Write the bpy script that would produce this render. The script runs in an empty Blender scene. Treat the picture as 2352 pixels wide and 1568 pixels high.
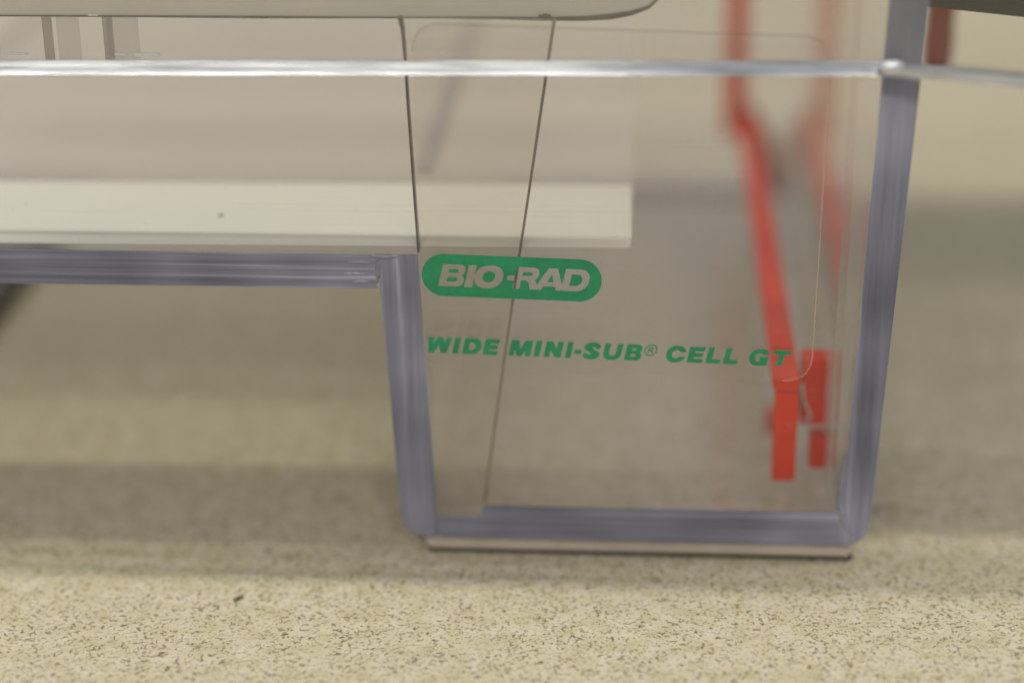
import bpy, bmesh, math, random
import numpy as np
from mathutils import Vector, Matrix
random.seed(7)
SC = bpy.context.scene
COL = SC.collection

# ------------------------------------------------------------------ camera
FPX, PW, PH = 4600.0, 2352.0, 1568.0
CR = Vector((0.99789814, 0.06401166, -0.01008968))
CU = Vector((-0.0159055, 0.39288212, 0.91945128))
CW = Vector((-0.06281966, 0.91735824, -0.39307447))
CP = Vector((-0.000158453, -0.270296866, 0.15178794))
cam_d = bpy.data.cameras.new('camera')
cam = bpy.data.objects.new('camera', cam_d); COL.objects.link(cam)
M = Matrix.Identity(4)
for i in range(3):
    M[i][0], M[i][1], M[i][2], M[i][3] = CR[i], CU[i], -CW[i], CP[i]
cam.matrix_world = M
cam_d.sensor_width = 36.0
cam_d.lens = FPX / PW * 36.0
cam_d.clip_start, cam_d.clip_end = 0.01, 20.0
cam_d.dof.use_dof = True
cam_d.dof.focus_distance = 0.288
cam_d.dof.aperture_fstop = 4.8
SC.camera = cam

# ------------------------------------------------------------------ light of the room
w = bpy.data.worlds.new('World'); SC.world = w; w.use_nodes = True
bg = w.node_tree.nodes['Background']
bg.inputs[0].default_value = (0.92, 0.95, 1.0, 1); bg.inputs[1].default_value = 0.34

def ceiling_lamp(loc, sx, sy, power, col=(1.0, 0.975, 0.85)):
    l = bpy.data.lights.new('ceiling_lamp', 'AREA'); l.shape = 'RECTANGLE'
    l.size, l.size_y, l.energy, l.color = sx, sy, power, col
    o = bpy.data.objects.new('ceiling_lamp', l); COL.objects.link(o); o.location = loc
    return o
ceiling_lamp((-0.63, 0.055, 1.55), 1.20, 0.06, 8.2)      # fluorescent tube above the bench
ceiling_lamp((0.80, 0.055, 1.55), 1.20, 0.06, 10.5)       # the next tube of the same row
o_ = ceiling_lamp((0.0, -1.45, 1.18), 1.20, 0.14, 9.6)    # low lamp in front of the bench
o_.rotation_euler = (math.radians(52), 0, 0)
SC.view_settings.view_transform = 'Standard'
SC.view_settings.look = 'None'
SC.view_settings.exposure = 0.13
SC.view_settings.gamma = 1.0
SC.cycles.use_denoising = True
SC.cycles.max_bounces = 10
SC.cycles.transparent_max_bounces = 48
SC.cycles.caustics_reflective = False
SC.cycles.caustics_refractive = False

# ------------------------------------------------------------------ measuring helpers
def ray(px, py):
    return CW + CR * ((px - PW / 2) / FPX) - CU * ((py - PH / 2) / FPX)
def onY(px, py, Y=0.0):                  # the point of a vertical plane y = Y
    d = ray(px, py); return CP + d * ((Y - CP.y) / d.y)
def onZ(px, py, Z=0.0):                  # the point of a level plane z = Z
    d = ray(px, py); return CP + d * ((Z - CP.z) / d.z)
def XZ(pts, Y=0.0):
    return [(p.x, p.z) for p in (onY(a, b, Y) for a, b in pts)]

# ------------------------------------------------------------------ materials
def newmat(name):
    m = bpy.data.materials.new(name); m.use_nodes = True
    nt = m.node_tree; nt.nodes.clear()
    return m, nt
def N(nt, t, **kw):
    n = nt.nodes.new(t)
    for k, v in kw.items():
        if hasattr(n, k): setattr(n, k, v)
        else: n.inputs[k].default_value = v
    return n
def ramp(nt, fac, stops):
    r = nt.nodes.new('ShaderNodeValToRGB'); e = r.color_ramp.elements
    while len(e) > 1: e.remove(e[-1])
    e[0].position, e[0].color = stops[0]
    for p, c in stops[1:]:
        q = e.new(p); q.color = c
    nt.links.new(fac, r.inputs[0]); return r
def coords(nt, scale=(1, 1, 1)):
    tc = nt.nodes.new('ShaderNodeTexCoord'); mp = nt.nodes.new('ShaderNodeMapping')
    mp.inputs['Scale'].default_value = scale
    nt.links.new(tc.outputs['Object'], mp.inputs[0]); return mp.outputs[0]
def noise(nt, vec, scale, detail=3.0, rough=0.55, dist=0.0):
    n = nt.nodes.new('ShaderNodeTexNoise')
    n.inputs['Scale'].default_value = scale; n.inputs['Detail'].default_value = detail
    n.inputs['Roughness'].default_value = rough; n.inputs['Distortion'].default_value = dist
    nt.links.new(vec, n.inputs['Vector']); return n.outputs['Fac']
def math_(nt, op, a, b=None, c=None):
    n = nt.nodes.new('ShaderNodeMath'); n.operation = op
    for i, x in enumerate((a, b, c)):
        if x is None: continue
        if isinstance(x, (int, float)): n.inputs[i].default_value = x
        else: nt.links.new(x, n.inputs[i])
    return n.outputs[0]
def mixcol(nt, fac, a, b, blend='MIX'):
    n = nt.nodes.new('ShaderNodeMix'); n.data_type = 'RGBA'; n.blend_type = blend
    for s, x in ((0, fac), (6, a), (7, b)):
        if isinstance(x, (int, float)): n.inputs[s].default_value = x
        elif isinstance(x, tuple): n.inputs[s].default_value = x
        else: nt.links.new(x, n.inputs[s])
    return n.outputs[2]

def clear_mat(name, tint, haze=0.03, hazecol=(0.62, 0.56, 0.48), gloss=0.04, rough=0.04, scratch=0.0, graze=0.55):
    """clear acrylic sheet: sees through straight, a glossy skin, a little dust and scratching"""
    m, nt = newmat(name); L = nt.links
    out = N(nt, 'ShaderNodeOutputMaterial')
    tr = N(nt, 'ShaderNodeBsdfTransparent'); tr.inputs[0].default_value = (*tint, 1)
    gl = N(nt, 'ShaderNodeBsdfGlossy'); gl.inputs['Color'].default_value = (1, 1, 1, 1); gl.inputs['Roughness'].default_value = rough
    df = N(nt, 'ShaderNodeBsdfDiffuse'); df.inputs[0].default_value = (*hazecol, 1)
    lw = N(nt, 'ShaderNodeLayerWeight'); lw.inputs[0].default_value = 0.5
    f = math_(nt, 'POWER', lw.outputs['Facing'], 4.0)
    f = math_(nt, 'MULTIPLY_ADD', f, graze, gloss)
    v = coords(nt)
    h = noise(nt, v, 90.0, 4.0, 0.6)
    h = math_(nt, 'MULTIPLY', math_(nt, 'POWER', h, 1.5), haze * 2.6)
    if scratch:
        sv = coords(nt, (18, 60, 900))
        s1 = noise(nt, sv, 1.0, 3.0, 0.6)
        r = ramp(nt, s1, [(0.60, (0, 0, 0, 1)), (0.72, (1, 1, 1, 1))])
        h = math_(nt, 'ADD', h, math_(nt, 'MULTIPLY', r.outputs[0], scratch))
        dv = noise(nt, v, 420.0, 1.0, 0.5)
        r2 = ramp(nt, dv, [(0.735, (0, 0, 0, 1)), (0.76, (1, 1, 1, 1))])
        h = math_(nt, 'ADD', h, math_(nt, 'MULTIPLY', r2.outputs[0], scratch * 1.6))
    a = N(nt, 'ShaderNodeMixShader'); L.new(h, a.inputs[0]); L.new(tr.outputs[0], a.inputs[1]); L.new(df.outputs[0], a.inputs[2])
    b = N(nt, 'ShaderNodeMixShader'); L.new(f, b.inputs[0]); L.new(a.outputs[0], b.inputs[1]); L.new(gl.outputs[0], b.inputs[2])
    L.new(b.outputs[0], out.inputs[0]); return m

def edge_mat(name, streak, lo=(0.095, 0.096, 0.14), hi=(0.37, 0.38, 0.50), rough=0.28):
    """sawn acrylic edge: dull blue grey with long machining streaks and painted highlights"""
    m, nt = newmat(name); L = nt.links
    out = N(nt, 'ShaderNodeOutputMaterial'); p = N(nt, 'ShaderNodeBsdfPrincipled')
    L.new(p.outputs[0], out.inputs[0])
    a = noise(nt, coords(nt, streak), 1.0, 4.0, 0.65)
    b = noise(nt, coords(nt), 38.0, 2.0, 0.5)
    f = math_(nt, 'ADD', math_(nt, 'MULTIPLY', a, 0.42), math_(nt, 'MULTIPLY', b, 0.58))
    r = ramp(nt, f, [(0.36, (*lo, 1)), (0.50, tuple((lo[i] + hi[i]) * 0.45 for i in range(3)) + (1,)), (0.66, (*hi, 1))])
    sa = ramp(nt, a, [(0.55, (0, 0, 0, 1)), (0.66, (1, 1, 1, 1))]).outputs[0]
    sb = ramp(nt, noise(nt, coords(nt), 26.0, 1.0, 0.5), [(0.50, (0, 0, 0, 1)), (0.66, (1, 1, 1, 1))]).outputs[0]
    cc = mixcol(nt, math_(nt, 'MULTIPLY', math_(nt, 'MULTIPLY', sa, sb), 0.75), r.outputs[0], (0.62, 0.62, 0.72, 1))  # bright streak highlights painted into the edge colour
    L.new(cc, p.inputs['Base Color'])
    p.inputs['Roughness'].default_value = rough
    p.inputs['IOR'].default_value = 1.49
    bu = N(nt, 'ShaderNodeBump'); bu.inputs['Strength'].default_value = 0.35; bu.inputs['Distance'].default_value = 0.0004
    L.new(a, bu.inputs['Height']); L.new(bu.outputs[0], p.inputs['Normal'])
    return m

def plain_mat(name, col, rough=0.45, var=0.12, vscale=60.0, spec=0.5, bump=0.0, bscale=600.0, trans=0.0, col2=None):
    m, nt = newmat(name); L = nt.links
    out = N(nt, 'ShaderNodeOutputMaterial'); p = N(nt, 'ShaderNodeBsdfPrincipled')
    v = coords(nt); n = noise(nt, v, vscale, 4.0, 0.6)
    c2 = col2 or tuple(c * (1 - var) for c in col)
    c1 = col if col2 else tuple(min(1, c * (1 + var)) for c in col)
    r = ramp(nt, n, [(0.3, (*c2, 1)), (0.7, (*c1, 1))])
    L.new(r.outputs[0], p.inputs['Base Color'])
    p.inputs['Roughness'].default_value = rough; p.inputs['Specular IOR Level'].default_value = spec
    if bump:
        bn = noise(nt, v, bscale, 3.0)
        bu = N(nt, 'ShaderNodeBump'); bu.inputs['Strength'].default_value = bump; bu.inputs['Distance'].default_value = 0.0003
        L.new(bn, bu.inputs['Height']); L.new(bu.outputs[0], p.inputs['Normal'])
    s = p.outputs[0]
    if trans:
        t = N(nt, 'ShaderNodeBsdfTransparent'); mx = N(nt, 'ShaderNodeMixShader'); mx.inputs[0].default_value = trans
        L.new(s, mx.inputs[1]); L.new(t.outputs[0], mx.inputs[2]); s = mx.outputs[0]
    L.new(s, out.inputs[0]); return m

def polished_mat(name, col=(0.80, 0.82, 0.88), rough=0.17, refl=0.6, trans=0.25):
    """flame polished acrylic rim: mirrors the ceiling lamps"""
    m, nt = newmat(name); L = nt.links
    out = N(nt, 'ShaderNodeOutputMaterial')
    g = N(nt, 'ShaderNodeBsdfGlossy'); g.inputs['Roughness'].default_value = rough
    d = N(nt, 'ShaderNodeBsdfDiffuse')
    t = N(nt, 'ShaderNodeBsdfTransparent'); t.inputs[0].default_value = (0.9, 0.91, 0.94, 1)
    v = coords(nt, (60, 220, 1500)); n = noise(nt, v, 1.0, 4.0, 0.65)
    r = ramp(nt, n, [(0.34, tuple(c * 0.55 for c in col) + (1,)), (0.62, (*col, 1))])
    L.new(r.outputs[0], g.inputs['Color']); L.new(r.outputs[0], d.inputs['Color'])
    n2 = noise(nt, coords(nt, (260, 300, 900)), 1.0, 2.0)
    bu = N(nt, 'ShaderNodeBump'); bu.inputs['Strength'].default_value = 0.035; bu.inputs['Distance'].default_value = 0.0002
    L.new(n2, bu.inputs['Height']); L.new(bu.outputs[0], g.inputs['Normal'])
    a = N(nt, 'ShaderNodeMixShader'); a.inputs[0].default_value = trans; L.new(d.outputs[0], a.inputs[1]); L.new(t.outputs[0], a.inputs[2])
    b = N(nt, 'ShaderNodeMixShader'); b.inputs[0].default_value = refl; L.new(a.outputs[0], b.inputs[1]); L.new(g.outputs[0], b.inputs[2])
    L.new(b.outputs[0], out.inputs[0]); return m

def counter_mat():
    m, nt = newmat('speckled_laminate'); L = nt.links
    out = N(nt, 'ShaderNodeOutputMaterial'); p = N(nt, 'ShaderNodeBsdfPrincipled'); L.new(p.outputs[0], out.inputs[0])
    v = coords(nt)
    cl = noise(nt, v, 300.0, 3.0, 0.6)
    base = ramp(nt, cl, [(0.30, (0.53, 0.47, 0.30, 1)), (0.50, (0.63, 0.562, 0.405, 1)), (0.68, (0.69, 0.622, 0.51, 1))]).outputs[0]
    big = noise(nt, v, 60.0, 3.0, 0.55)
    base = mixcol(nt, math_(nt, 'MULTIPLY', big, 0.35), base, (0.47, 0.425, 0.30, 1))
    # short worm shaped flecks of two sizes
    f1 = noise(nt, v, 1500.0, 2.0, 0.55, 0.6)
    m1 = ramp(nt, f1, [(0.54, (0, 0, 0, 1)), (0.62, (1, 1, 1, 1))]).outputs[0]
    gate = noise(nt, v, 210.0, 2.0, 0.5)
    g1 = ramp(nt, gate, [(0.33, (0.35, 0.35, 0.35, 1)), (0.60, (1, 1, 1, 1))]).outputs[0]
    col = noise(nt, v, 500.0, 1.0)
    fc = ramp(nt, col, [(0.38, (0.115, 0.095, 0.045, 1)), (0.55, (0.15, 0.105, 0.06, 1)), (0.66, (0.24, 0.10, 0.055, 1))]).outputs[0]
    base = mixcol(nt, math_(nt, 'MULTIPLY', math_(nt, 'MULTIPLY', m1, g1), 0.76), base, fc)
    f2 = noise(nt, coords(nt, (1, 1, 1)), 1000.0, 3.0, 0.6, 1.2)
    m2 = ramp(nt, f2, [(0.60, (0, 0, 0, 1)), (0.65, (1, 1, 1, 1))]).outputs[0]
    base = mixcol(nt, math_(nt, 'MULTIPLY', m2, 0.76), base, (0.10, 0.085, 0.05, 1))
    L.new(base, p.inputs['Base Color'])
    p.inputs['Roughness'].default_value = 0.5
    p.inputs['Specular IOR Level'].default_value = 0.3
    bu = N(nt, 'ShaderNodeBump'); bu.inputs['Strength'].default_value = 0.15; bu.inputs['Distance'].default_value = 0.0002
    L.new(f2, bu.inputs['Height']); L.new(bu.outputs[0], p.inputs['Normal'])
    return m

CLEAR = clear_mat('clear_acrylic', (0.992, 0.990, 0.992), haze=0.006, gloss=0.02, graze=0.40)
PANEL = clear_mat('scuffed_clear_acrylic', (0.985, 0.980, 1.0), haze=0.010, hazecol=(0.7, 0.67, 0.64), gloss=0.02, scratch=0.035)
LIDC = clear_mat('thin_clear_lid', (0.965, 0.965, 0.965), haze=0.02)
LIDTOP = clear_mat('scuffed_lid_top', (0.945, 0.945, 0.945), haze=0.04)
LIDSHADE = clear_mat('lid_shade_tint', (0.66, 0.655, 0.65), haze=0.08)
GUIDE = clear_mat('clear_guide', (0.985, 0.985, 0.985), haze=0.004, gloss=0.02, rough=0.03, graze=0.62)
FILM = clear_mat('clear_film', (0.985, 0.98, 0.98), haze=0.02, gloss=0.01, rough=0.3)
DIV = clear_mat('clear_divider', (0.975, 0.97, 0.955), haze=0.012, gloss=0.02)
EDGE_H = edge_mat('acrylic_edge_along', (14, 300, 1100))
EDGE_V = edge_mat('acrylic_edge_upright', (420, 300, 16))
GLINT_EDGE = edge_mat('glossy_glint', (300, 300, 300), (0.17, 0.17, 0.225), (0.36, 0.36, 0.45), 0.16)
SEAM = plain_mat('glue_seam', (0.10, 0.09, 0.06), 0.3, 0.3, 300)
SEAM_SOFT = plain_mat('pale_glue_seam', (0.20, 0.17, 0.12), 0.3, 0.3, 300, trans=0.25)
RIM = polished_mat('polished_rim')
RIMSOFT = polished_mat('rim_glint_white', (0.9, 0.91, 0.95), 0.3, 0.5, 0.1)
GLINT = polished_mat('glint_bead', (0.62, 0.62, 0.72), 0.3, 0.22, 0.72)
CREAM = plain_mat('cream_plastic', (0.74, 0.71, 0.575), 0.4, 0.03, 25, bump=0.05)
FROST = plain_mat('frosted_plastic', (0.70, 0.64, 0.54), 0.4, 0.04, 30, trans=0.70)
FROST_LIGHT = plain_mat('pale_frosted_plastic', (0.82, 0.78, 0.64), 0.35, 0.05, 40, trans=0.32)
RIB = plain_mat('grey_clear_rib', (0.40, 0.36, 0.29), 0.3, 0.15, 200, trans=0.82)
RIB2 = plain_mat('dark_clear_rib', (0.16, 0.145, 0.11), 0.3, 0.15, 200, trans=0.62)
MOSS = plain_mat('grimy_edge', (0.10, 0.105, 0.075), 0.4, 0.5, 240, trans=0.15)
RED = plain_mat('red_plastic', (0.74, 0.042, 0.012), 0.35, 0.08, 90, spec=0.15, bump=0.05)
REDD = plain_mat('dark_and_shaded_red', (0.34, 0.024, 0.016), 0.4, 0.1, 90)
SMOKE = plain_mat('thin_red_web', (0.22, 0.06, 0.04), 0.4, 0.1, 90, trans=0.5)
GREEN = plain_mat('green_print', (0.014, 0.26, 0.12), 0.45, 0.16, 420)
BLACK = plain_mat('black_plastic', (0.012, 0.011, 0.011), 0.4, 0.3, 60)
SHADE = plain_mat('contact_shade_brown', (0.06, 0.05, 0.035), 0.6, 0.2, 60)  # dark brown that stands in for contact shade
GLINT_WHITE = plain_mat('white_glint', (0.92, 0.92, 0.9), 0.3, 0.02, 60)
SEALM = plain_mat('grey_sealing_strip', (0.50, 0.47, 0.44), 0.5, 0.1, 60, trans=0.45)
FOOT = plain_mat('clear_foot_rubber', (0.72, 0.62, 0.54), 0.35, 0.22, 34, trans=0.08, col2=(0.40, 0.34, 0.28))
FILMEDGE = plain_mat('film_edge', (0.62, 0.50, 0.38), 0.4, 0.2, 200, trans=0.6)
FILMEDGE_D = plain_mat('film_edge_shaded', (0.22, 0.19, 0.14), 0.4, 0.2, 200, trans=0.6)  # dark copy of the film edge, its shade put into the colour
WIRE = plain_mat('platinum_wire', (0.6, 0.56, 0.52), 0.25, 0.1, 100)
CRUMB = plain_mat('crumb', (0.15, 0.15, 0.075), 0.7, 0.4, 2000)
SPECK = plain_mat('speck', (0.16, 0.155, 0.09), 0.7, 0.3, 900)

# ------------------------------------------------------------------ builders
def root(name, label, cat, loc=(0, 0, 0), group=None):
    o = bpy.data.objects.new(name, None); COL.objects.link(o); o.location = loc
    o.empty_display_size = 0.01
    o['label'] = label; o['category'] = cat
    if group: o['group'] = group
    return o
def link(name, me, parent=None, mats=()):
    for m in mats: me.materials.append(m)
    o = bpy.data.objects.new(name, me); COL.objects.link(o)
    if parent is not None:
        o.parent = parent
        off = Vector(); q = parent
        while q is not None: off += q.location; q = q.parent
        o.location = -off
    return o
def slab(name, outline, y0, y1, face, edge, parent=None, back=None, bevel=0.0, label=None):
    """a plate standing in the x-z plane, from depth y0 to y1: faces get `face`, rim gets `edge`"""
    bm = bmesh.new()
    a = [bm.verts.new((x, y0, z)) for x, z in outline]
    b = [bm.verts.new((x, y1, z)) for x, z in outline]
    n = len(a)
    f0 = bm.faces.new(a); f1 = bm.faces.new(list(reversed(b)))
    f0.material_index = 0; f1.material_index = 2 if back else 0
    for i in range(n):
        f = bm.faces.new((a[i], b[i], b[(i + 1) % n], a[(i + 1) % n])); f.material_index = 1
    bmesh.ops.recalc_face_normals(bm, faces=bm.faces)
    if bevel:
        bmesh.ops.bevel(bm, geom=[e for e in f0.edges], offset=bevel, segments=2, affect='EDGES', material=1)
    me = bpy.data.meshes.new(name); bm.to_mesh(me); bm.free()
    o = link(name, me, parent, [face, edge] + ([back] if back else []))
    if label: o['label'] = label
    return o
def box(name, lo, hi, mat, parent=None, bevel=0.0, label=None):
    bm = bmesh.new(); bmesh.ops.create_cube(bm, size=1)
    for v in bm.verts:
        v.co = Vector([(lo[i] + hi[i]) / 2 + v.co[i] * (hi[i] - lo[i]) for i in range(3)])
    if bevel: bmesh.ops.bevel(bm, geom=bm.edges[:], offset=bevel, segments=2, affect='EDGES')
    me = bpy.data.meshes.new(name); bm.to_mesh(me); bm.free()
    o = link(name, me, parent, [mat])
    if label: o['label'] = label
    return o
def sweep(name, path, section, mat, parent=None, smooth=False, jitter=0.0):
    """a bar of constant section along a path; section = offsets (across, up)"""
    bm = bmesh.new(); rings = []
    for i, p in enumerate(path):
        t = (path[min(i + 1, len(path) - 1)] - path[max(i - 1, 0)]).normalized()
        up = Vector((0, 0, 1)) if abs(t.z) < 0.9 else Vector((0, -1, 0))
        sd = t.cross(up).normalized(); up = sd.cross(t).normalized()
        rings.append([bm.verts.new(p + sd * a + up * (b + (random.uniform(-jitter, jitter) if jitter else 0))) for a, b in section])
    k = len(section)
    for A, B in zip(rings, rings[1:]):
        for j in range(k):
            f = bm.faces.new((A[j], A[(j + 1) % k], B[(j + 1) % k], B[j])); f.smooth = smooth
    bm.faces.new(rings[0]); bm.faces.new(list(reversed(rings[-1])))
    bmesh.ops.recalc_face_normals(bm, faces=bm.faces)
    me = bpy.data.meshes.new(name); bm.to_mesh(me); bm.free()
    return link(name, me, parent, [mat])
def circle(r, n=8): return [(r * math.cos(2 * math.pi * i / n), r * math.sin(2 * math.pi * i / n)) for i in range(n)]
def arc(cx, cz, r, a0, a1, n=8):
    return [(cx + r * math.cos(math.radians(a0 + (a1 - a0) * i / n)), cz + r * math.sin(math.radians(a0 + (a1 - a0) * i / n))) for i in range(n + 1)]
def lerp(a, b, t): return (a[0] + (b[0] - a[0]) * t, a[1] + (b[1] - a[1]) * t)
def rounded(poly, radii, n=7):
    """round the corners of a polygon (quadratic corner), radius 0 keeps a corner"""
    out = []; k = len(poly)
    for i in range(k):
        p, q, s = Vector(poly[i - 1]), Vector(poly[i]), Vector(poly[(i + 1) % k]); r = radii[i]
        if r <= 0: out.append(tuple(q)); continue
        a = q + (p - q).normalized() * r; b = q + (s - q).normalized() * r
        for j in range(n + 1):
            t = j / n; out.append(tuple(a * (1 - t) ** 2 + q * 2 * t * (1 - t) + b * t * t))
    return out

# ------------------------------------------------------------------ counter
def build_counter():
    bm = bmesh.new()
    bmesh.ops.create_grid(bm, x_segments=2, y_segments=2, size=1)
    for v in bm.verts: v.co = Vector((v.co.x * 0.9, 0.22 + v.co.y * 0.75, 0))
    r = bmesh.ops.extrude_face_region(bm, geom=bm.faces[:])
    for v in [g for g in r['geom'] if isinstance(g, bmesh.types.BMVert)]: v.co.z = -0.03
    bmesh.ops.recalc_face_normals(bm, faces=bm.faces)
    me = bpy.data.meshes.new('countertop'); bm.to_mesh(me); bm.free()
    o = link('countertop', me, None, [counter_mat()]); o['kind'] = 'structure'
build_counter()

# ------------------------------------------------------------------ the cell
T = 0.0022                     # sheet thickness as it shows
YB = 0.176                     # outer face of the back panel
cell = root('electrophoresis_cell', 'clear acrylic gel tank with blue grey edges and green printing, standing on the speckled counter', 'gel tank')
ZT = 0.0955
pl_t, pl_b = onY(430, 577, 0).z, onY(430, 658, 0).z    # platform top and underside
# outline corners of the right chamber measured on the front face
cbl = XZ([(924, 1236)])[0]; cbr = XZ([(1992, 1250)])[0]
wlt = XZ([(868, 660)])[0]
wrt = XZ([(2146, -60)])[0]
LX = -0.163                    # the tank is symmetrical about half of this
def mir(p): return (LX - p[0], p[1])
zb = 0.0031
R_out = [(cbl[0], zb), (cbr[0], zb), (wrt[0], ZT)]
out = [(wlt[0], pl_b), (cbl[0], zb), (cbr[0], zb), (wrt[0] + 0.0007, ZT), mir((wrt[0] + 0.0007, ZT)), mir((cbr[0], zb)), mir((cbl[0], zb)), mir((wlt[0], pl_b))]
rad = [0, 0.0046, 0.0046, 0, 0, 0.0046, 0.0046, 0]
outline = rounded(out, rad)
# the panels are let in between the ends of the other sheets
il = XZ([(1932, 1177), (2012, 240), (2050, -60)]); wi = XZ([(960, 583), (1004, 1184)])
g = 0.00006
half = [(LX / 2, pl_t + g), (wi[0][0] + g, pl_t + g), (wi[1][0] + g, wi[1][1] + g), (il[0][0] - g, il[0][1] + g), (il[2][0] - g, ZT)]
inset = half + [mir(p) for p in reversed(half[1:])]
slab('front_panel', inset, 0.0003, 0.0003 + T, PANEL, CLEAR, cell)
slab('back_panel', inset, YB - 0.0003 - T, YB - 0.0003, CLEAR, CLEAR, cell)
y0, y1 = 0.0, YB
# (each inner sheet: its two end faces show the dull sawn edge, its broad faces stay clear)
def inner(name, poly, em, top_edge=False, label=None):
    bm = bmesh.new()
    a = [bm.verts.new((x, y0, z)) for x, z in poly]; b = [bm.verts.new((x, y1, z)) for x, z in poly]; n = len(a)
    bm.faces.new(a).material_index = 1; bm.faces.new(list(reversed(b))).material_index = 0
    zt = max(p[1] for p in poly)
    for i in range(n):
        f = bm.faces.new((a[i], b[i], b[(i + 1) % n], a[(i + 1) % n]))
        f.material_index = 1 if (top_edge and abs(poly[i][1] - zt) < 1e-6 and abs(poly[(i + 1) % n][1] - zt) < 1e-6) else 0
    bmesh.ops.recalc_face_normals(bm, faces=bm.faces)
    me = bpy.data.meshes.new(name); bm.to_mesh(me); bm.free()
    o = link(name, me, cell, [CLEAR, em])
    if label: o['label'] = label
    return o
def chamber(f):
    # outer wall, from pixels of its front edge
    ol = XZ([(1934, 1176), (2012, 240), (2050, -60)])
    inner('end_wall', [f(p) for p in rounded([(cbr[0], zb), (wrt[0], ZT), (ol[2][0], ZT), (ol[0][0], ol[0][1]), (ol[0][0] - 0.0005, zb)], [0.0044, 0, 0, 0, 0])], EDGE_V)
    wi = XZ([(960, 583), (1004, 1184)])
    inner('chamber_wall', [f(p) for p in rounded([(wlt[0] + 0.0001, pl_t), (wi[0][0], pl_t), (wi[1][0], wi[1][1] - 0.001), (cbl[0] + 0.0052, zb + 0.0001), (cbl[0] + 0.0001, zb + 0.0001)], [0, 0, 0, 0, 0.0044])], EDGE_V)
    qa, qb = sorted((f((wlt[0] + 0.0006, 0))[0], f((wi[0][0] - 0.0006, 0))[0]))
    box('sealing_strip', (qa + 0.001, 0.037, pl_t + 0.0001), (qb - 0.001, YB - 0.004, pl_t + 0.0007), SEALM, cell, 0.0003)
    bp = XZ([(1008, 1184), (1104, 1187), (1112, 1160), (1926, 1176)])
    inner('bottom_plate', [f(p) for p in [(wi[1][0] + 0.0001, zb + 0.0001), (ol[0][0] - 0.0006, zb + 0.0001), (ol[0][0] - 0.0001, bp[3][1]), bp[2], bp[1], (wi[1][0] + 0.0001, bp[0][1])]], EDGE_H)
    # a low clear foot strip under the leg
    fx = XZ([(978, 1255), (1958, 1270)])
    xa, xb = sorted((f((fx[0][0], 0))[0], f((fx[1][0], 0))[0]))
    box('foot_strip', (xa, 0.0004, 0.0007), (xb, 0.0072, zb - 0.0001), FOOT, cell, 0.0005)
    box('contact_shade_bar', (xa + 0.0002, 0.0008, 0.0), (xb + 0.0002, 0.0064, 0.0007), SHADE, cell, 0.0003)  # dark bar put in for the contact shadow under the foot
    box('foot_strip', (xa, YB - 0.0072, 0.0009), (xb, YB - 0.0004, zb - 0.0001), FOOT, cell, 0.0005)
    box('contact_shade_bar', (xa + 0.001, YB - 0.0064, 0.0), (xb - 0.001, YB - 0.0018, 0.0009), BLACK, cell)
chamber(lambda p: p)
chamber(mir)
box('edge_shade_box', (mir((wlt[0], 0))[0] - 0.030, 0.075, 0.0), (mir((cbl[0], 0))[0] + 0.0006, 0.165, 0.0030), SHADE, cell, 0.0006)  # dark box in place of the shadow at the left chamber's bottom edge
xl, xr = mir((wlt[0], 0))[0], wlt[0]
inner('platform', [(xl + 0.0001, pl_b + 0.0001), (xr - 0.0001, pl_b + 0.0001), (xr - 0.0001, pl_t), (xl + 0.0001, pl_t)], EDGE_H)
# glossy beads added to stand in for glints inside the edges and corners
def bead(pts, Y, r, name='glint_bead', mat=GLINT):
    P_ = [onY(a, b, Y) for a, b in pts]; Q_ = []
    for a, b in zip(P_, P_[1:]):
        for k in range(6): Q_.append(a.lerp(b, k / 6))
    Q_.append(P_[-1])
    for _ in range(6): Q_ = [Q_[0]] + [(Q_[i - 1] + Q_[i] * 2 + Q_[i + 1]) / 4 for i in range(1, len(Q_) - 1)] + [Q_[-1]]
    bm = bmesh.new(); prev = None; n = len(Q_)
    for i, q in enumerate(Q_):
        t = (Q_[min(i + 1, n - 1)] - Q_[max(i - 1, 0)]).normalized(); sd = Vector((t.z, 0, -t.x))
        rr_ = r * (0.12 + 0.88 * math.sin(math.pi * i / (n - 1)) ** 0.7)
        cur = [bm.verts.new(q + sd * (u * rr_) + Vector((0, v * rr_, 0))) for u, v in circle(1, 10)]
        if prev:
            for j in range(10): bm.faces.new((prev[j], prev[(j + 1) % 10], cur[(j + 1) % 10], cur[j])).smooth = True
        prev = cur
    bmesh.ops.recalc_face_normals(bm, faces=bm.faces)
    me = bpy.data.meshes.new(name); bm.to_mesh(me); bm.free(); return link(name, me, cell, [mat])
bead([(878, 586), (870, 600), (867, 624), (865, 652)], 0.0003, 0.0005, 'corner_glint', GLINT_EDGE)
bead([(1944, 1040), (1934, 1100), (1929, 1150), (1936, 1190), (1952, 1222), (1976, 1234)], 0.0003, 0.00062, 'corner_glint', GLINT_EDGE)
bead([(1958, 1234), (1980, 1226), (1994, 1206), (1999, 1170)], 0.0003, 0.00045, 'corner_glint', GLINT_EDGE)
bead([(790, 600), (864, 603)], 0.0002, 0.0004, 'streak_glint', GLINT_EDGE)
bead([(770, 626), (862, 628)], 0.0002, 0.0003, 'streak_glint', GLINT_EDGE)
bead([(800, 645), (862, 646)], 0.0002, 0.00032, 'streak_glint', GLINT_EDGE)
bead([(838, 586), (880, 590), (928, 588)], 0.0002, 0.0004, 'streak_glint', GLINT_EDGE)

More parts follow.
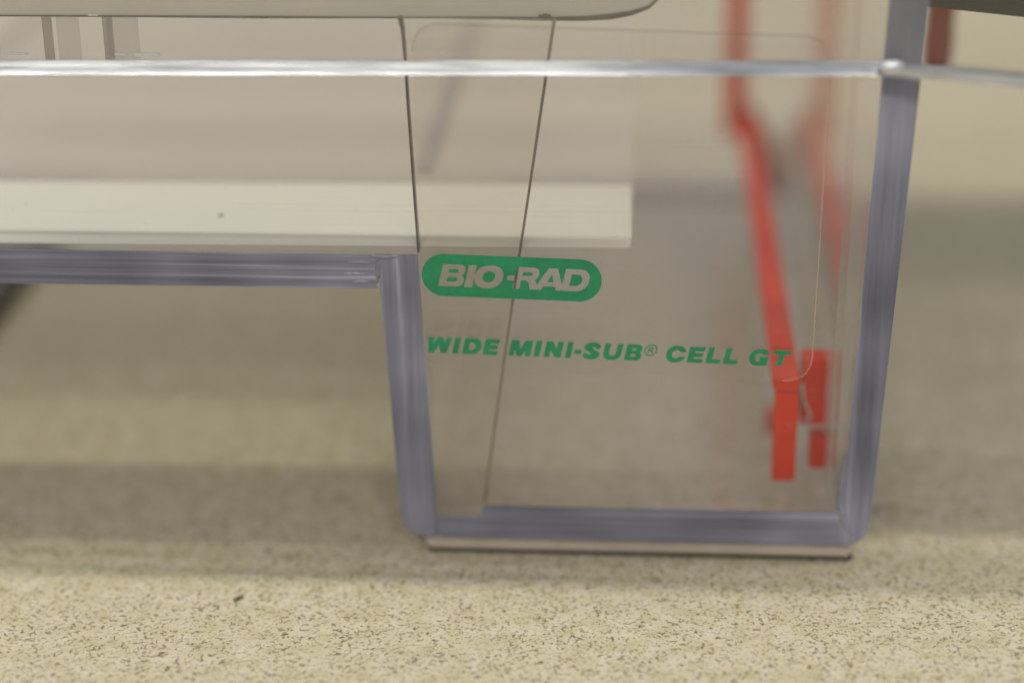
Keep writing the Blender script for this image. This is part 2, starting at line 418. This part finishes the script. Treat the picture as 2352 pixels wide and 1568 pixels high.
# thin clear guide sheet let in beside each end wall; it mirrors the electrode frame at a grazing angle
GX = 0.0288
for x0, x1, nm in ((GX, GX + 0.0012, 'guide_sheet'), (LX - GX - 0.0012, LX - GX, 'guide_sheet')):
    box(nm, (x0, 0.0032, 0.0100), (x1, YB - 0.004, 0.0930), GUIDE, cell)

# ---- label film with its print
film_px = [(946, 52), (1912, 84), (1862, 874), (968, 842)]
FY = -0.0002
fo = XZ(film_px)
film = slab('label_film', rounded(fo, [0.0042] * 4), FY, -0.00004, FILM, FILM, cell)
def ring(name, poly, wd, Y, mat, parent, closed=True, seg=None):
    path = [Vector((x, Y, z)) for x, z in poly]
    if seg: path = path[seg[0]:seg[1]]
    elif closed: path = path + [path[0]]
    sec = [(-wd / 2, -0.00004), (wd / 2, -0.00004), (wd / 2, 0.00004), (-wd / 2, 0.00004)]
    bm = bmesh.new(); prev = None
    for i, p in enumerate(path):
        t = (path[min(i + 1, len(path) - 1)] - path[max(i - 1, 0)]).normalized(); s = Vector((t.z, 0, -t.x))
        cur = [bm.verts.new(p + s * a + Vector((0, b, 0))) for a, b in sec]
        if prev:
            for j in range(4): bm.faces.new((prev[j], prev[(j + 1) % 4], cur[(j + 1) % 4], cur[j]))
        prev = cur
    bmesh.ops.recalc_face_normals(bm, faces=bm.faces)
    me = bpy.data.meshes.new(name); bm.to_mesh(me); bm.free()
    return link(name, me, parent, [mat])
fr = rounded(fo, [0.0042] * 4)          # 8 points for each corner: tl, tr, br, bl
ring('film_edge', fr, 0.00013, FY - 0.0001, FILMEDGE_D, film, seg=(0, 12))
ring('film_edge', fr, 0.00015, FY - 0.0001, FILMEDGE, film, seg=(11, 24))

# ---- lettering: shapes drawn on a fine grid, outlined, and filled as flat print
def poly_in(U, V, pts):
    ins = np.zeros(U.shape, bool); n = len(pts)
    for i in range(n):
        (xa, ya), (xb, yb) = pts[i], pts[(i + 1) % n]
        if ya == yb: continue
        c = ((ya > V) != (yb > V)) & (U < (xb - xa) * (V - ya) / (yb - ya) + xa)
        ins ^= c
    return ins
def rect(U, V, a, b, c, d): return (U >= a) & (U <= b) & (V >= c) & (V <= d)
def rr(U, V, a, b, c, d, r):             # rectangle whose right corners are rounded
    r = min(r, (d - c) / 2, b - a)
    m = rect(U, V, a, b, c, d)
    hi = (U > b - r) & (V > d - r) & ((U - b + r) ** 2 + (V - d + r) ** 2 > r * r)
    lo = (U > b - r) & (V < c + r) & ((U - b + r) ** 2 + (V - c - r) ** 2 > r * r)
    return m & ~hi & ~lo
def ell(U, V, cx, cy, rx, ry, n=2.25): return (np.abs((U - cx) / rx) ** n + np.abs((V - cy) / ry) ** n) <= 1
def stroke(U, V, pts, r):
    best = np.full(U.shape, 9.0)
    for (xa, ya), (xb, yb) in zip(pts, pts[1:]):
        dx, dy = xb - xa, yb - ya; t = np.clip(((U - xa) * dx + (V - ya) * dy) / (dx * dx + dy * dy + 1e-12), 0, 1)
        best = np.minimum(best, (U - xa - t * dx) ** 2 + (V - ya - t * dy) ** 2)
    return best <= r * r
def glyph(ch, U, V, x0, x1, s):
    w = x1 - x0; U = U - x0; h = s * 0.80                 # h = thickness of the level strokes
    if ch == 'I': return rect(U, V, 0, w, 0, 1)
    if ch == '-': return rect(U, V, 0, w, 0.27, 0.27 + h)
    if ch == 'E': return rect(U, V, 0, s, 0, 1) | rect(U, V, 0, w, 1 - h, 1) | rect(U, V, 0, w * 0.93, 0.5 - h * .47, 0.5 + h * .47) | rect(U, V, 0, w, 0, h)
    if ch == 'L': return rect(U, V, 0, s, 0, 1) | rect(U, V, 0, w, 0, h)
    if ch == 'T': return rect(U, V, 0, w, 1 - h, 1) | rect(U, V, w / 2 - s / 2, w / 2 + s / 2, 0, 1)
    if ch == 'D': return rr(U, V, 0, w, 0, 1, 0.46) & ~rr(U, V, s, w - s, h, 1 - h, 0.25)
    if ch == 'B':
        o = rr(U, V, 0, w * 0.97, 0.47, 1, 0.25) | rr(U, V, 0, w, 0, 0.56, 0.28)
        hh = h * 0.88
        return o & ~rr(U, V, s, w * 0.97 - s * .95, 0.5 + hh * .55, 1 - hh, 0.14) & ~rr(U, V, s, w - s * .98, hh, 0.5 - hh * .38, 0.14)
    if ch == 'R':
        o = rr(U, V, 0, w * 0.97, 0.40, 1, 0.29) & ~rr(U, V, s, w * 0.97 - s, 0.40 + h * .95, 1 - h, 0.14)
        return o | rect(U, V, 0, s, 0, 1) | poly_in(U, V, [(w * .42, .43), (w * .80, .50), (w * .94, .30), (w * 1.0, 0), (w * 1.0 - s * 1.05, 0), (w * 0.90 - s, .30)])
    if ch == 'O': return ell(U, V, w / 2, .5, w / 2, .525) & ~ell(U, V, w / 2, .5, w / 2 - s, .525 - h)
    if ch in 'CG':
        o = ell(U, V, w * .5, .5, w * .5, .525) & ~ell(U, V, w * .5, .5, w * .5 - s, .525 - h)
        if ch == 'C': return o & ~((U > w * .52) & (V > .37) & (V < .63))
        o = o & ~((U > w * .55) & (V > .42) & (V < .66)) & ~((U > w * .6) & (V < .3))
        return o | rect(U, V, w * .53, w * .97, .54 - h * .9, .54) | rect(U, V, w * .78, w * .97, -0.01, .5) | poly_in(U, V, [(w * .5, 0), (w * .5, h * .8), (w * .68, h * 1.1), (w * .80, h * 1.5), (w * .86, 0.05), (w * .7, -.02)])
    if ch == 'U':
        o = rect(U, V, 0, w, .45, 1) | (ell(U, V, w / 2, .45, w / 2, .475, 2.5) & (V < .46))
        i = rect(U, V, s, w - s, .45, 1.1) | (ell(U, V, w / 2, .45, w / 2 - s, .475 - h, 2.3) & (V < .46))
        return o & ~i
    if ch == 'S':
        P = []
        r = h * .50
        cx = w * .5; ax = w * .5 - r * 1.12; ay = (1.05 - 2 * h) / 4 + h * .26
        for k in range(15):
            a = math.radians(8 + (262 - 8) * k / 14); P.append((cx + ax * math.cos(a) * .98, .755 - .015 + (.285 - r) * math.sin(a) + .0))
        P = [(cx + ax * math.cos(math.radians(a)), .735 + (.285 - r + .0) * math.sin(math.radians(a))) for a in range(15, 262, 12)]
        Q = [(cx + ax * 1.02 * math.cos(math.radians(a)), .265 + (.285 - r + .0) * math.sin(math.radians(a))) for a in range(80, -168, -12)]
        return stroke(U, V, P + Q, r * 1.08)
    if ch == 'N': return rect(U, V, 0, s, 0, 1) | rect(U, V, w - s, w, 0, 1) | poly_in(U, V, [(0, 1), (s * 1.08, 1), (w, 0), (w - s * 1.08, 0)])
    if ch == 'M':
        q = s * .92
        return rect(U, V, 0, q, 0, 1) | rect(U, V, w - q, w, 0, 1) | poly_in(U, V, [(0, 1), (q * 1.45, 1), (w / 2 + q * .42, 0), (w / 2 - q * .42, 0)]) | poly_in(U, V, [(w - q * 1.45, 1), (w, 1), (w / 2 + q * .42, 0), (w / 2 - q * .42, 0)])
    if ch == 'W':
        q = s * .98; a = w * .24; b = w * .76; c = w / 2
        st = lambda t, bt: poly_in(U, V, [(t - q / 2, 1), (t + q / 2, 1), (bt + q / 2, 0), (bt - q / 2, 0)])
        return st(q / 2, a) | st(c, a) | st(c, b) | st(w - q / 2, b)
    if ch == 'A':
        t = s * 1.25; c = w * .50
        o = poly_in(U, V, [(0, 0), (c - t / 2, 1), (c + t / 2, 1), (w, 0), (w - s * 1.08, 0), (w - s * 1.08 - .055, .17), (s * 1.08 + .055, .17), (s * 1.08, 0)])
        return o & ~poly_in(U, V, [(c, .74), (c - .135, .36), (c + .135, .36)])
def contours(F):
    """marching squares at 0.5; returns closed loops in grid units"""
    H, Wd = F.shape; B = F > 0.5
    segs = {}
    code = B[:-1, :-1] * 1 + B[:-1, 1:] * 2 + B[1:, 1:] * 4 + B[1:, :-1] * 8
    def pt(e):
        k, i, j = e
        if k == 0: a, b = F[i, j], F[i, j + 1]; return (j + (0.5 - a) / (b - a), float(i))
        a, b = F[i, j], F[i + 1, j]; return (float(j), i + (0.5 - a) / (b - a))
    tab = {1: [(3, 0)], 2: [(0, 1)], 3: [(3, 1)], 4: [(1, 2)], 5: [(3, 2), (1, 0)], 6: [(0, 2)], 7: [(3, 2)], 8: [(2, 3)], 9: [(2, 0)], 10: [(0, 3), (2, 1)], 11: [(2, 1)], 12: [(1, 3)], 13: [(1, 0)], 14: [(0, 3)]}
    for i, j in zip(*np.nonzero((code > 0) & (code < 15))):
        E = [(0, i, j), (1, i, j + 1), (0, i + 1, j), (1, i, j)]
        for a, b in tab[int(code[i, j])]: segs[E[a]] = E[b]
    loops = []
    while segs:
        s0, nx = segs.popitem(); lp = [pt(s0)]
        while nx != s0:
            lp.append(pt(nx)); nx = segs.pop(nx)
        loops.append(lp)
    return loops
def simplify(lp, tol):
    def dp(a, b):
        stack = [(a, b)]; keep = set((a, b))
        while stack:
            a, b = stack.pop()
            if b <= a + 1: continue
            P = np.array(lp[a:b + 1]); d = P[-1] - P[0]; L = math.hypot(*d) + 1e-9
            q = np.abs((P[:, 0] - P[0, 0]) * d[1] - (P[:, 1] - P[0, 1]) * d[0]) / L
            k = int(q.argmax())
            if q[k] > tol: keep.add(a + k); stack += [(a, a + k), (a + k, b)]
        return keep
    n = len(lp); lp.append(lp[0]); k = sorted(dp(0, n // 2) | dp(n // 2, n))
    return [lp[i] for i in k if i < n]
def print_mesh(name, fn, u0, u1, v0, v1, res, place, mat, parent, label=None):
    ss = 3; nx, ny = int((u1 - u0) * res), int((v1 - v0) * res)
    gu = u0 + (np.arange(nx * ss) + .5) / (res * ss); gv = v0 + (np.arange(ny * ss) + .5) / (res * ss)
    U, V = np.meshgrid(gu, gv)
    F = fn(U, V).astype(float).reshape(ny, ss, nx, ss).mean((1, 3))
    F[0] = F[-1] = 0; F[:, 0] = F[:, -1] = 0
    # soften a little so that corners print slightly round
    G = F.copy(); G[1:-1, 1:-1] = (F[1:-1, 1:-1] * 4 + F[:-2, 1:-1] + F[2:, 1:-1] + F[1:-1, :-2] + F[1:-1, 2:]) / 8
    cu = bpy.data.curves.new(name, 'CURVE'); cu.dimensions = '2D'; cu.fill_mode = 'BOTH'
    for lp in contours(G + 1e-7):
        lp = simplify(lp, 0.12)
        if len(lp) < 3: continue
        sp = cu.splines.new('POLY'); sp.points.add(len(lp) - 1); sp.use_cyclic_u = True
        for p, (a, b) in zip(sp.points, lp): p.co = (u0 + (a + .5) / res, v0 + (b + .5) / res, 0, 1)
    tmp = bpy.data.objects.new('tmp', cu); COL.objects.link(tmp)
    dg = bpy.context.evaluated_depsgraph_get(); dg.update()
    me = bpy.data.meshes.new_from_object(tmp.evaluated_get(dg)); me.name = name
    bpy.data.objects.remove(tmp); bpy.data.curves.remove(cu)
    me.materials.clear()
    for v in me.vertices: v.co = place(v.co.x, v.co.y)
    o = link(name, me, parent, [mat])
    if label: o['label'] = label
    return o
PRY = FY - 0.00012
def placer(pa, pb, ta, H_px, shear, xm0, xm1, lift):
    """text frame from the pixels of the baseline's two ends; units are cap heights, xm = zoomed measure of the ends"""
    A, B = onY(*pa, PRY), onY(*pb, PRY)
    ex = (B - A).normalized(); ez = Vector((-ex.z, 0, ex.x)); ez = ez if ez.z > 0 else -ez
    ez = Vector((-ex.z, 0, ex.x))
    un = (B - A).length / (xm1 - xm0)                       # metres per measured pixel
    def pl(u, v): return A + ex * ((u * H_px - xm0 + shear * (v - .5) * H_px) * un) + ez * (v * H_px * un * lift)
    return pl
K = 0.91875
# line of lettering: measured in a 4.704 times enlargement that starts at source pixel (1050, 820)
def z2(x, y, ox=1050, oy=820): return ((ox + x / 4.704) * K, (oy + y / 4.704) * K)
HL = 203.0
line = [('W', 80, 365), ('I', 398, 468), ('D', 515, 727), ('E', 757, 930), ('M', 1063, 1320), ('I', 1358, 1428), ('N', 1478, 1682), ('I', 1730, 1797), ('-', 1826, 1910),
        ('S', 1928, 2128), ('U', 2166, 2380), ('B', 2424, 2616), ('C', 2902, 3130), ('E', 3159, 3339), ('L', 3379, 3545), ('L', 3583, 3749), ('G', 3872, 4100), ('T', 4134, 4339)]
def line_fn(U, V):
    m = np.zeros(U.shape, bool)
    for ch, a, b in line:
        a, b = a / HL, b / HL
        k = (U[0] > a - .1) & (U[0] < b + .1)
        m[:, k] |= glyph(ch, U[:, k], V[:, k], a, b, 0.335)
    return m
def reg_fn(U, V):
    cx, cy, r = 2712 / HL, .69, 75 / HL
    d = np.hypot(U - cx, V - cy)
    m = (d < r) & (d > r - .068)
    x = cx - .155; y = cy - .20
    u, v = (U - x) / .4, (V - y) / .4
    g = rr(u, v, 0, .72, .42, 1, .3) & ~rr(u, v, .16, .52, .57, .85, .2)
    g |= rect(u, v, 0, .16, 0, 1) | poly_in(u, v, [(.34, .45), (.55, .45), (.8, 0), (.6, 0)])
    return m | g
slope = (381 + 47 - 287) / (3749 - 110.0)
pl1 = placer(z2(80, 286), z2(4339, 286 + slope * 4250), None, HL, 0.19, 80, 4339, 1.0)
print_mesh('lettering', line_fn, 0.2, 21.7, -0.15, 1.15, 44, pl1, GREEN, film)
print_mesh('registered_mark', reg_fn, 12.6, 14.2, 0.1, 1.3, 70, pl1, GREEN, film)
# logo: green pill, letters left unprinted. 4.704 times enlargement from source pixel (1040, 610)
HB = 277.0
logo = [('B', 291, 577, .30), ('I', 595, 687, .30), ('O', 690, 1024, .345), ('R', 1163, 1446, .285), ('A', 1408, 1762, .30), ('D', 1731, 2034, .30)]
def logo_fn(U, V):
    ym = .5
    x0, x1, r = 68 / HB, 2180 / HB, 265 / HB
    cx = np.clip(U, x0 + r, x1 - r)
    m = np.hypot(U - cx, V - ym) < r
    # (the pill itself is not slanted: take the slant of the letters out again)
    return m
SH = 0.20
def logo_all(U, V):
    m = logo_fn(U, V)
    Us = U - SH * (V - .5)
    for ch, a, b, s in logo: m &= ~glyph(ch, Us, V, a / HB, b / HB, s)
    m &= ~rect(Us, V, 1074 / HB, 1180 / HB, .385, .60)
    return m
lb0 = (262, 495); lslope = 65 / 1630.0
cy_l = 355 + (68 - 310) * lslope
pl2 = placer(z2(68, cy_l + HB * .5, 1040, 610), z2(2180, cy_l + HB * .5 + lslope * (2180 - 68), 1040, 610), None, HB, 0.0, 68, 2180, 1.0)
print_mesh('logo', logo_all, 0.1, 8.1, -0.6, 1.6, 60, pl2, GREEN, film)

# ------------------------------------------------------------------ tray lying on the platform
tray = root('gel_tray', 'milky flat gel tray with a cream strip along its front edge, lying on the platform', 'gel tray', (-0.08, 0.05, 0.05))
TY = 0.0060                                              # front edge of the tray
tb, tt = onY(725, 561, TY - 0.0014).z, onY(725, 541, TY).z        # its underside and top
yc = onZ(725, 417, tt).y                                 # where the cream strip ends
def deck(name, px, z0, z1, mat, bev):
    """a level plate: its top outline measured at height z1"""
    P_ = [onZ(a, b, z1) for a, b in px]
    bm = bmesh.new(); A_ = [bm.verts.new(p) for p in P_]; B_ = [bm.verts.new((p.x, p.y - (0.0014 if p.y < TY + 0.002 else 0.0), z0)) for p in P_]; n = len(A_)
    f0 = bm.faces.new(A_); bm.faces.new(list(reversed(B_)))
    for i in range(n): bm.faces.new((A_[i], B_[i], B_[(i + 1) % n], A_[(i + 1) % n]))
    bmesh.ops.recalc_face_normals(bm, faces=bm.faces)
    if bev: bmesh.ops.bevel(bm, geom=[e for e in f0.edges], offset=bev, segments=2, affect='EDGES')
    me = bpy.data.meshes.new(name); bm.to_mesh(me); bm.free(); return link(name, me, tray, [mat])
band = deck('cream_strip', rounded([(-640, 533), (1451, 549), (1452, 424), (-640, 412)], [0, 8, 3, 0], 5), tb, tt, CREAM, 0.0002)
def deck2():
    a = onZ(-640, 411, tt); b = onZ(1454, 423, tt)
    return slab_level('tray_floor', [(a.x, a.y), (b.x, b.y), (b.x - 0.0005, 0.166), (a.x, 0.166)], tb + 0.0004, tt - 0.0001, FROST)
def slab_level(name, xy, z0, z1, mat):
    bm = bmesh.new(); A_ = [bm.verts.new((x, y, z1)) for x, y in xy]; B_ = [bm.verts.new((x, y, z0)) for x, y in xy]; n = len(A_)
    bm.faces.new(A_); bm.faces.new(list(reversed(B_)))
    for i in range(n): bm.faces.new((A_[i], B_[i], B_[(i + 1) % n], A_[(i + 1) % n]))
    bmesh.ops.recalc_face_normals(bm, faces=bm.faces)
    me = bpy.data.meshes.new(name); bm.to_mesh(me); bm.free(); return link(name, me, tray, [mat])
deck2()
for ya in (0.014, 0.150):
    box('runner', (-0.120, ya, pl_t + 0.0001), (-0.045, ya + 0.004, tb - 0.0001), CLEAR, tray)
def blob(name, c, r, mat, parent, smooth=False):
    bm = bmesh.new(); bmesh.ops.create_icosphere(bm, subdivisions=2, radius=1)
    for v in bm.verts:
        k = random.uniform(0.9, 1.1) if smooth else random.uniform(0.75, 1.15); v.co = Vector([c[i] + v.co[i] * r[i] * k for i in range(3)])
    for f in bm.faces: f.smooth = smooth
    me = bpy.data.meshes.new(name); bm.to_mesh(me); bm.free(); return link(name, me, parent, [mat])
blob('speck', onZ(507, 495, tt), (0.00045, 0.0008, 0.0001), SPECK, band)

# ------------------------------------------------------------------ comb over the tray
comb = root('gel_comb', 'pale comb plate with a grimy rounded lower edge, upright above the tray at the top', 'comb', (-0.08, 0.0065, 0.086))
hp = [(-250, 36), (300, 39), (700, 40), (1000, 41), (1250, 44), (1400, 40), (1460, 30), (1500, 12), (1524, -14), (1540, -60), (1540, -140), (-250, -140)]
HY = 0.0064
hz = [(x, z) for x, z in XZ(hp, HY)]
slab('comb_plate', hz, HY, HY + 0.0012, FROST_LIGHT, MOSS, comb)
ep = [onY(a, b, HY - 0.0001) for a, b in [(-250, 36), (100, 37), (300, 38), (600, 40), (800, 41), (1000, 41), (1150, 42), (1250, 44), (1340, 43), (1400, 39), (1450, 31), (1490, 17), (1516, -6), (1530, -40)]]
sec_r = [0.7, .7, .8, 1.2, .7, .7, 1.2, 1.7, 2.2, 2.6, 2.2, 1.5, 1.0, .8]
bm = bmesh.new(); prev = None
for i, (p, k) in enumerate(zip(ep, sec_r)):
    t = (ep[min(i + 1, len(ep) - 1)] - ep[max(i - 1, 0)]).normalized(); s = Vector((t.z, 0, -t.x))
    cur = [bm.verts.new(p + s * (a * k * 0.00016) + Vector((0, b * 0.0002, 0))) for a, b in circle(1, 8)]
    if prev:
        for j in range(8): bm.faces.new((prev[j], prev[(j + 1) % 8], cur[(j + 1) % 8], cur[j])).smooth = True
    prev = cur
bmesh.ops.recalc_face_normals(bm, faces=bm.faces)
me = bpy.data.meshes.new('comb_edge'); bm.to_mesh(me); bm.free(); link('comb_edge', me, comb, [MOSS])
p = onY(1252, 37, HY - 0.0004); blob('grime_spot', p, (0.0010, 0.0002, 0.00035), MOSS, comb)
def rib(px0, px1, py0, py1, Y, d, mat, name='tooth'):
    a = onY(px0, py1, Y); b = onY(px1, py0, Y)
    return box(name, (a.x, Y, a.z), (b.x, Y + d, b.z), mat, comb, 0.00012)
rib(105, 112, 36, 146, HY + 0.0002, 0.0012, RIB2)
rib(138, 176, 40, 150, HY + 0.0003, 0.0010, RIB)
rib(243, 252, 36, 150, HY + 0.0002, 0.0012, RIB2)
rib(252, 312, 34, 150, HY + 0.0003, 0.0010, RIB)
for a, b, y, h in ((22, 62, 125, 5), (262, 290, 126, 5), (308, 366, 127, 7), (200, 226, 37, 4), (566, 600, 43, 3), (612, 650, 43, 4)):
    rib(a, b, y - h / 2, y + h / 2, HY - 0.0003, 0.0006, GLINT_WHITE, 'glint_dash')  # white dashes painted in for the highlights on the comb

# ------------------------------------------------------------------ tapering divider plate
div = root('divider_plate', 'clear tapering divider with two thin dark edges, standing in the chamber behind the green logo', 'divider', (-0.02, 0.0028, 0.01))
DY = 0.0027
dp = XZ([(921, 44), (1274, 50), (1112, 1158), (1006, 1180), (962, 583)], DY)
slab('plate', dp, DY + 0.0001, DY + 0.0016, DIV, DIV, div)
def strip(name, px, wid, mat, Y):
    bm = bmesh.new(); prev = None
    for (a, b), wd in zip(px, wid):
        p0, p1 = onY(a - wd / 2, b, Y), onY(a + wd / 2, b, Y)
        cur = [bm.verts.new(c) for c in (p0, p1, p1 + Vector((0, 0.0015, 0)), p0 + Vector((0, 0.0015, 0)))]
        if prev:
            for j in range(4): bm.faces.new((prev[j], prev[(j + 1) % 4], cur[(j + 1) % 4], cur[j]))
        else: bm.faces.new(cur)
        prev = cur
    bm.faces.new(prev); bmesh.ops.recalc_face_normals(bm, faces=bm.faces)
    me = bpy.data.meshes.new(name); bm.to_mesh(me); bm.free(); return link(name, me, div, [mat])
strip('plate_edge', [(918, 42), (924, 70), (929, 130), (937, 250), (949, 420), (961, 580)], [10, 7, 5, 5, 5, 5], SEAM, DY - 0.0001)
strip('plate_edge', [(1273, 48), (1262, 120), (1240, 270), (1215, 440), (1190, 605), (1160, 812), (1132, 1010), (1112, 1155)], [7, 7, 7, 6, 6, 5, 5, 6], SEAM_SOFT, DY - 0.0001)

# ------------------------------------------------------------------ red electrode frame
cas = root('electrode_frame', 'red plastic electrode frame with two long rails, standing in the right chamber of the tank', 'electrode frame', (0.028, 0.07, 0.012))
NY = 0.0085                                    # near end of the frame
zr = onY(1812, 868, NY).z                      # top of the rails
FYR = onZ(1722, 262, zr).y                     # far end
xl0, xl1 = onY(1784, 870, NY).x, onY(1838, 870, NY).x
box('rail', (xl0 - 0.0005, NY, zr - 0.0022), (xl1, FYR, zr), RED, cas, 0.0003)
NY2 = 0.0150
pz = onY(1810, 1105, NY).z
box('end_post', (xl0, NY, pz), (xl1 - 0.0001, NY + 0.0035, zr - 0.0023), RED, cas, 0.0002)
def front(px0, px1, py0, py1, Y, d, mat, name, bev=0.0003):
    a = onY(px0, py1, Y); b = onY(px1, py0, Y)
    return box(name, (a.x, Y, a.z), (b.x, Y + d, b.z), mat, cas, bev)
front(1836, 1902, 830, 976, NY2, 0.005, RED, 'end_block', 0.0003)
front(1858, 1899, 1006, 1076, NY2, 0.004, RED, 'lower_block', 0.0003)
front(1758, 1786, 950, 1040, 0.045, 0.004, RED, 'rail_foot', 0.0005)
def web(x, ya, yb, za, zb_):
    return box('rail_web', (x, ya, za), (x + 0.001, yb, zb_), SMOKE, cas)
web(xl1 - 0.0012, NY + 0.006, FYR - 0.004, zr - 0.009, zr - 0.0023)
# far uprights and notched end plate
fz1 = 0.0905
fa = onY(1668, 150, FYR - 0.004).x; fb = onY(1716, 150, FYR - 0.004).x
box('upright', (fa, FYR - 0.004, zr - 0.004), (fb, FYR, fz1), RED, cas, 0.0004)
np_ = XZ([(1712, 236), (1740, 262), (1768, 310), (1784, 368), (1786, 440), (1740, 440)], FYR - 0.0035)
slab('notched_plate', list(reversed(np_)), FYR - 0.0035, FYR - 0.0005, REDD, REDD, cas)  # the frame's red again, with its shadow put into the colour
sweep('electrode_wire', [onY(a, b, NY2 - 0.001) for a, b in [(1843, 880), (1844, 905), (1847, 922), (1856, 940), (1862, 956), (1856, 966), (1846, 958)]], circle(0.00022, 6), WIRE, cas, True)

# ------------------------------------------------------------------ lid
lid = root('safety_lid', 'clear lid with a bright polished rim and a black block at one end', 'lid', (-0.08, -0.004, 0.078))
LY = -0.0042
rim_px = [(-420, 154), (0, 155.5), (250, 156), (480, 156), (700, 156), (900, 156.5), (1100, 156), (1350, 156.5), (1550, 157), (1750, 156.5), (1900, 156.5), (2000, 157), (2048, 158)]
path = []
for (a, b), (c, d) in zip(rim_px, rim_px[1:]):
    for k in range(8): path.append(onY(a + (c - a) * k / 8, b + (d - b) * k / 8, LY))
path.append(onY(2048, 158, LY))
sec = [(0.00102, -0.00082), (0.00102, -0.00075), (0.00008, -0.00004), (0.0, -0.00005), (-0.00095, 0.00070), (-0.0012, 0.00074), (-0.0012, -0.00082)]
sweep('front_rim', path, sec, RIM, lid, False, 0.0)
p0, p1 = onY(2046, 158, LY), onY(2395, 190, LY - 0.007)
path = [p0.lerp(p1, k / 14) for k in range(15)]
sweep('end_rim', path, [(0.0010, -0.00078), (0.0010, 0.00010), (0.0007, 0.00022), (0.0007, 0.00062), (-0.0008, 0.00078), (-0.0012, -0.00078)], RIM, lid, False, 0.0)
blob('rim_glint', onY(2050, 156, LY - 0.0006), (0.0019, 0.0009, 0.0012), RIMSOFT, lid, True)  # pale blob added for the bright glint at the rim's corner
lz = [(p.x, p.z) for p in (onY(-420, 146, LY), onY(2048, 148, LY))]
slab('front_skirt', [lz[0], lz[1], (lz[1][0] + 0.001, 0.108), (lz[0][0], 0.108)], LY + 0.0001, LY + 0.0015, LIDC, LIDC, lid)
# angled end of the skirt
bm = bmesh.new()
q0, q1 = p0 + Vector((0.0002, 0.0006, 0.0008)), p1 + Vector((0, 0.0006, 0.0008))
vs = [bm.verts.new(c) for c in (q0, q1, Vector((q1.x, q1.y, 0.108)), Vector((q0.x, q0.y, 0.108)))]
f = bm.faces.new(vs); r = bmesh.ops.extrude_face_region(bm, geom=[f])
for v in [g for g in r['geom'] if isinstance(g, bmesh.types.BMVert)]: v.co += Vector((0.0004, 0.0015, 0))
bmesh.ops.recalc_face_normals(bm, faces=bm.faces)
me = bpy.data.meshes.new('end_skirt'); bm.to_mesh(me); bm.free(); link('end_skirt', me, lid, [LIDC])
slab('top_sheet', [(lz[0][0], 0.1081), (lz[1][0] + 0.045, 0.1081), (lz[1][0] + 0.045, 0.1105), (lz[0][0], 0.1105)], LY, 0.216, LIDTOP, LIDTOP, lid)
xa, xb = lz[0][0], lz[1][0] + 0.045
for nm, ya, yb in (('shade_bar', LY + 0.0002, 0.0085),):
    box(nm, (xa, ya, 0.1107), (xb, yb, 0.1150), LIDSHADE, lid, 0.0015)  # unseen tinted bar added to cast the front shadow band
# black terminal block at the lid end, a sloping underside
bk = XZ([(2052, 8), (2130, 16), (2352, 40), (3300, 142), (3300, -200), (2052, -200)], 0.0125)
slab('terminal_block', bk, 0.0125, 0.040, BLACK, BLACK, lid)
box('shade_block', (0.070, 0.0402, 0.0885), (0.165, 0.165, 0.1078), BLACK, lid, 0.002)  # unseen block added to shade the counter right of the tank

# ------------------------------------------------------------------ red plug under the block
plug = root('banana_plug', 'dark red plug hanging under the black block beyond the right end of the tank', 'plug', (0.043, 0.03, 0.086))
PYc = 0.072
pa, pb = onY(2164, -10, PYc), onY(2150, 158, PYc)
prof = [(0, 0.0029), (0.12, 0.0029), (0.14, 0.0025), (0.5, 0.0025), (0.55, 0.0027), (0.86, 0.0026), (1.0, 0.0022)]
bm = bmesh.new(); prev = None
for t, r_ in prof:
    c = pa.lerp(pb, t); cur = [bm.verts.new(c + Vector((a, b, 0))) for a, b in circle(r_, 20)]
    if prev:
        for j in range(20): bm.faces.new((prev[j], prev[(j + 1) % 20], cur[(j + 1) % 20], cur[j])).smooth = True
    else: bm.faces.new(cur)
    prev = cur
bm.faces.new(prev); bmesh.ops.recalc_face_normals(bm, faces=bm.faces)
me = bpy.data.meshes.new('plug_body'); bm.to_mesh(me); bm.free(); link('plug_body', me, plug, [REDD])

# ------------------------------------------------------------------ crumb on the counter
c = onZ(548, 1371, 0.0004)
bm = bmesh.new(); bmesh.ops.create_icosphere(bm, subdivisions=2, radius=1)
for v in bm.verts:
    k = random.uniform(0.7, 1.2); v.co = Vector((c.x + v.co.x * 0.0008 * k, c.y + (v.co.y * 0.0004 + v.co.x * 0.0008) * k, 0.0003 + v.co.z * 0.0003 * k))
me = bpy.data.meshes.new('crumb'); bm.to_mesh(me); bm.free()
o = link('crumb', me, None, [CRUMB]); o['label'] = 'tiny dark olive crumb lying on the speckled counter left of the tank'; o['category'] = 'crumb'
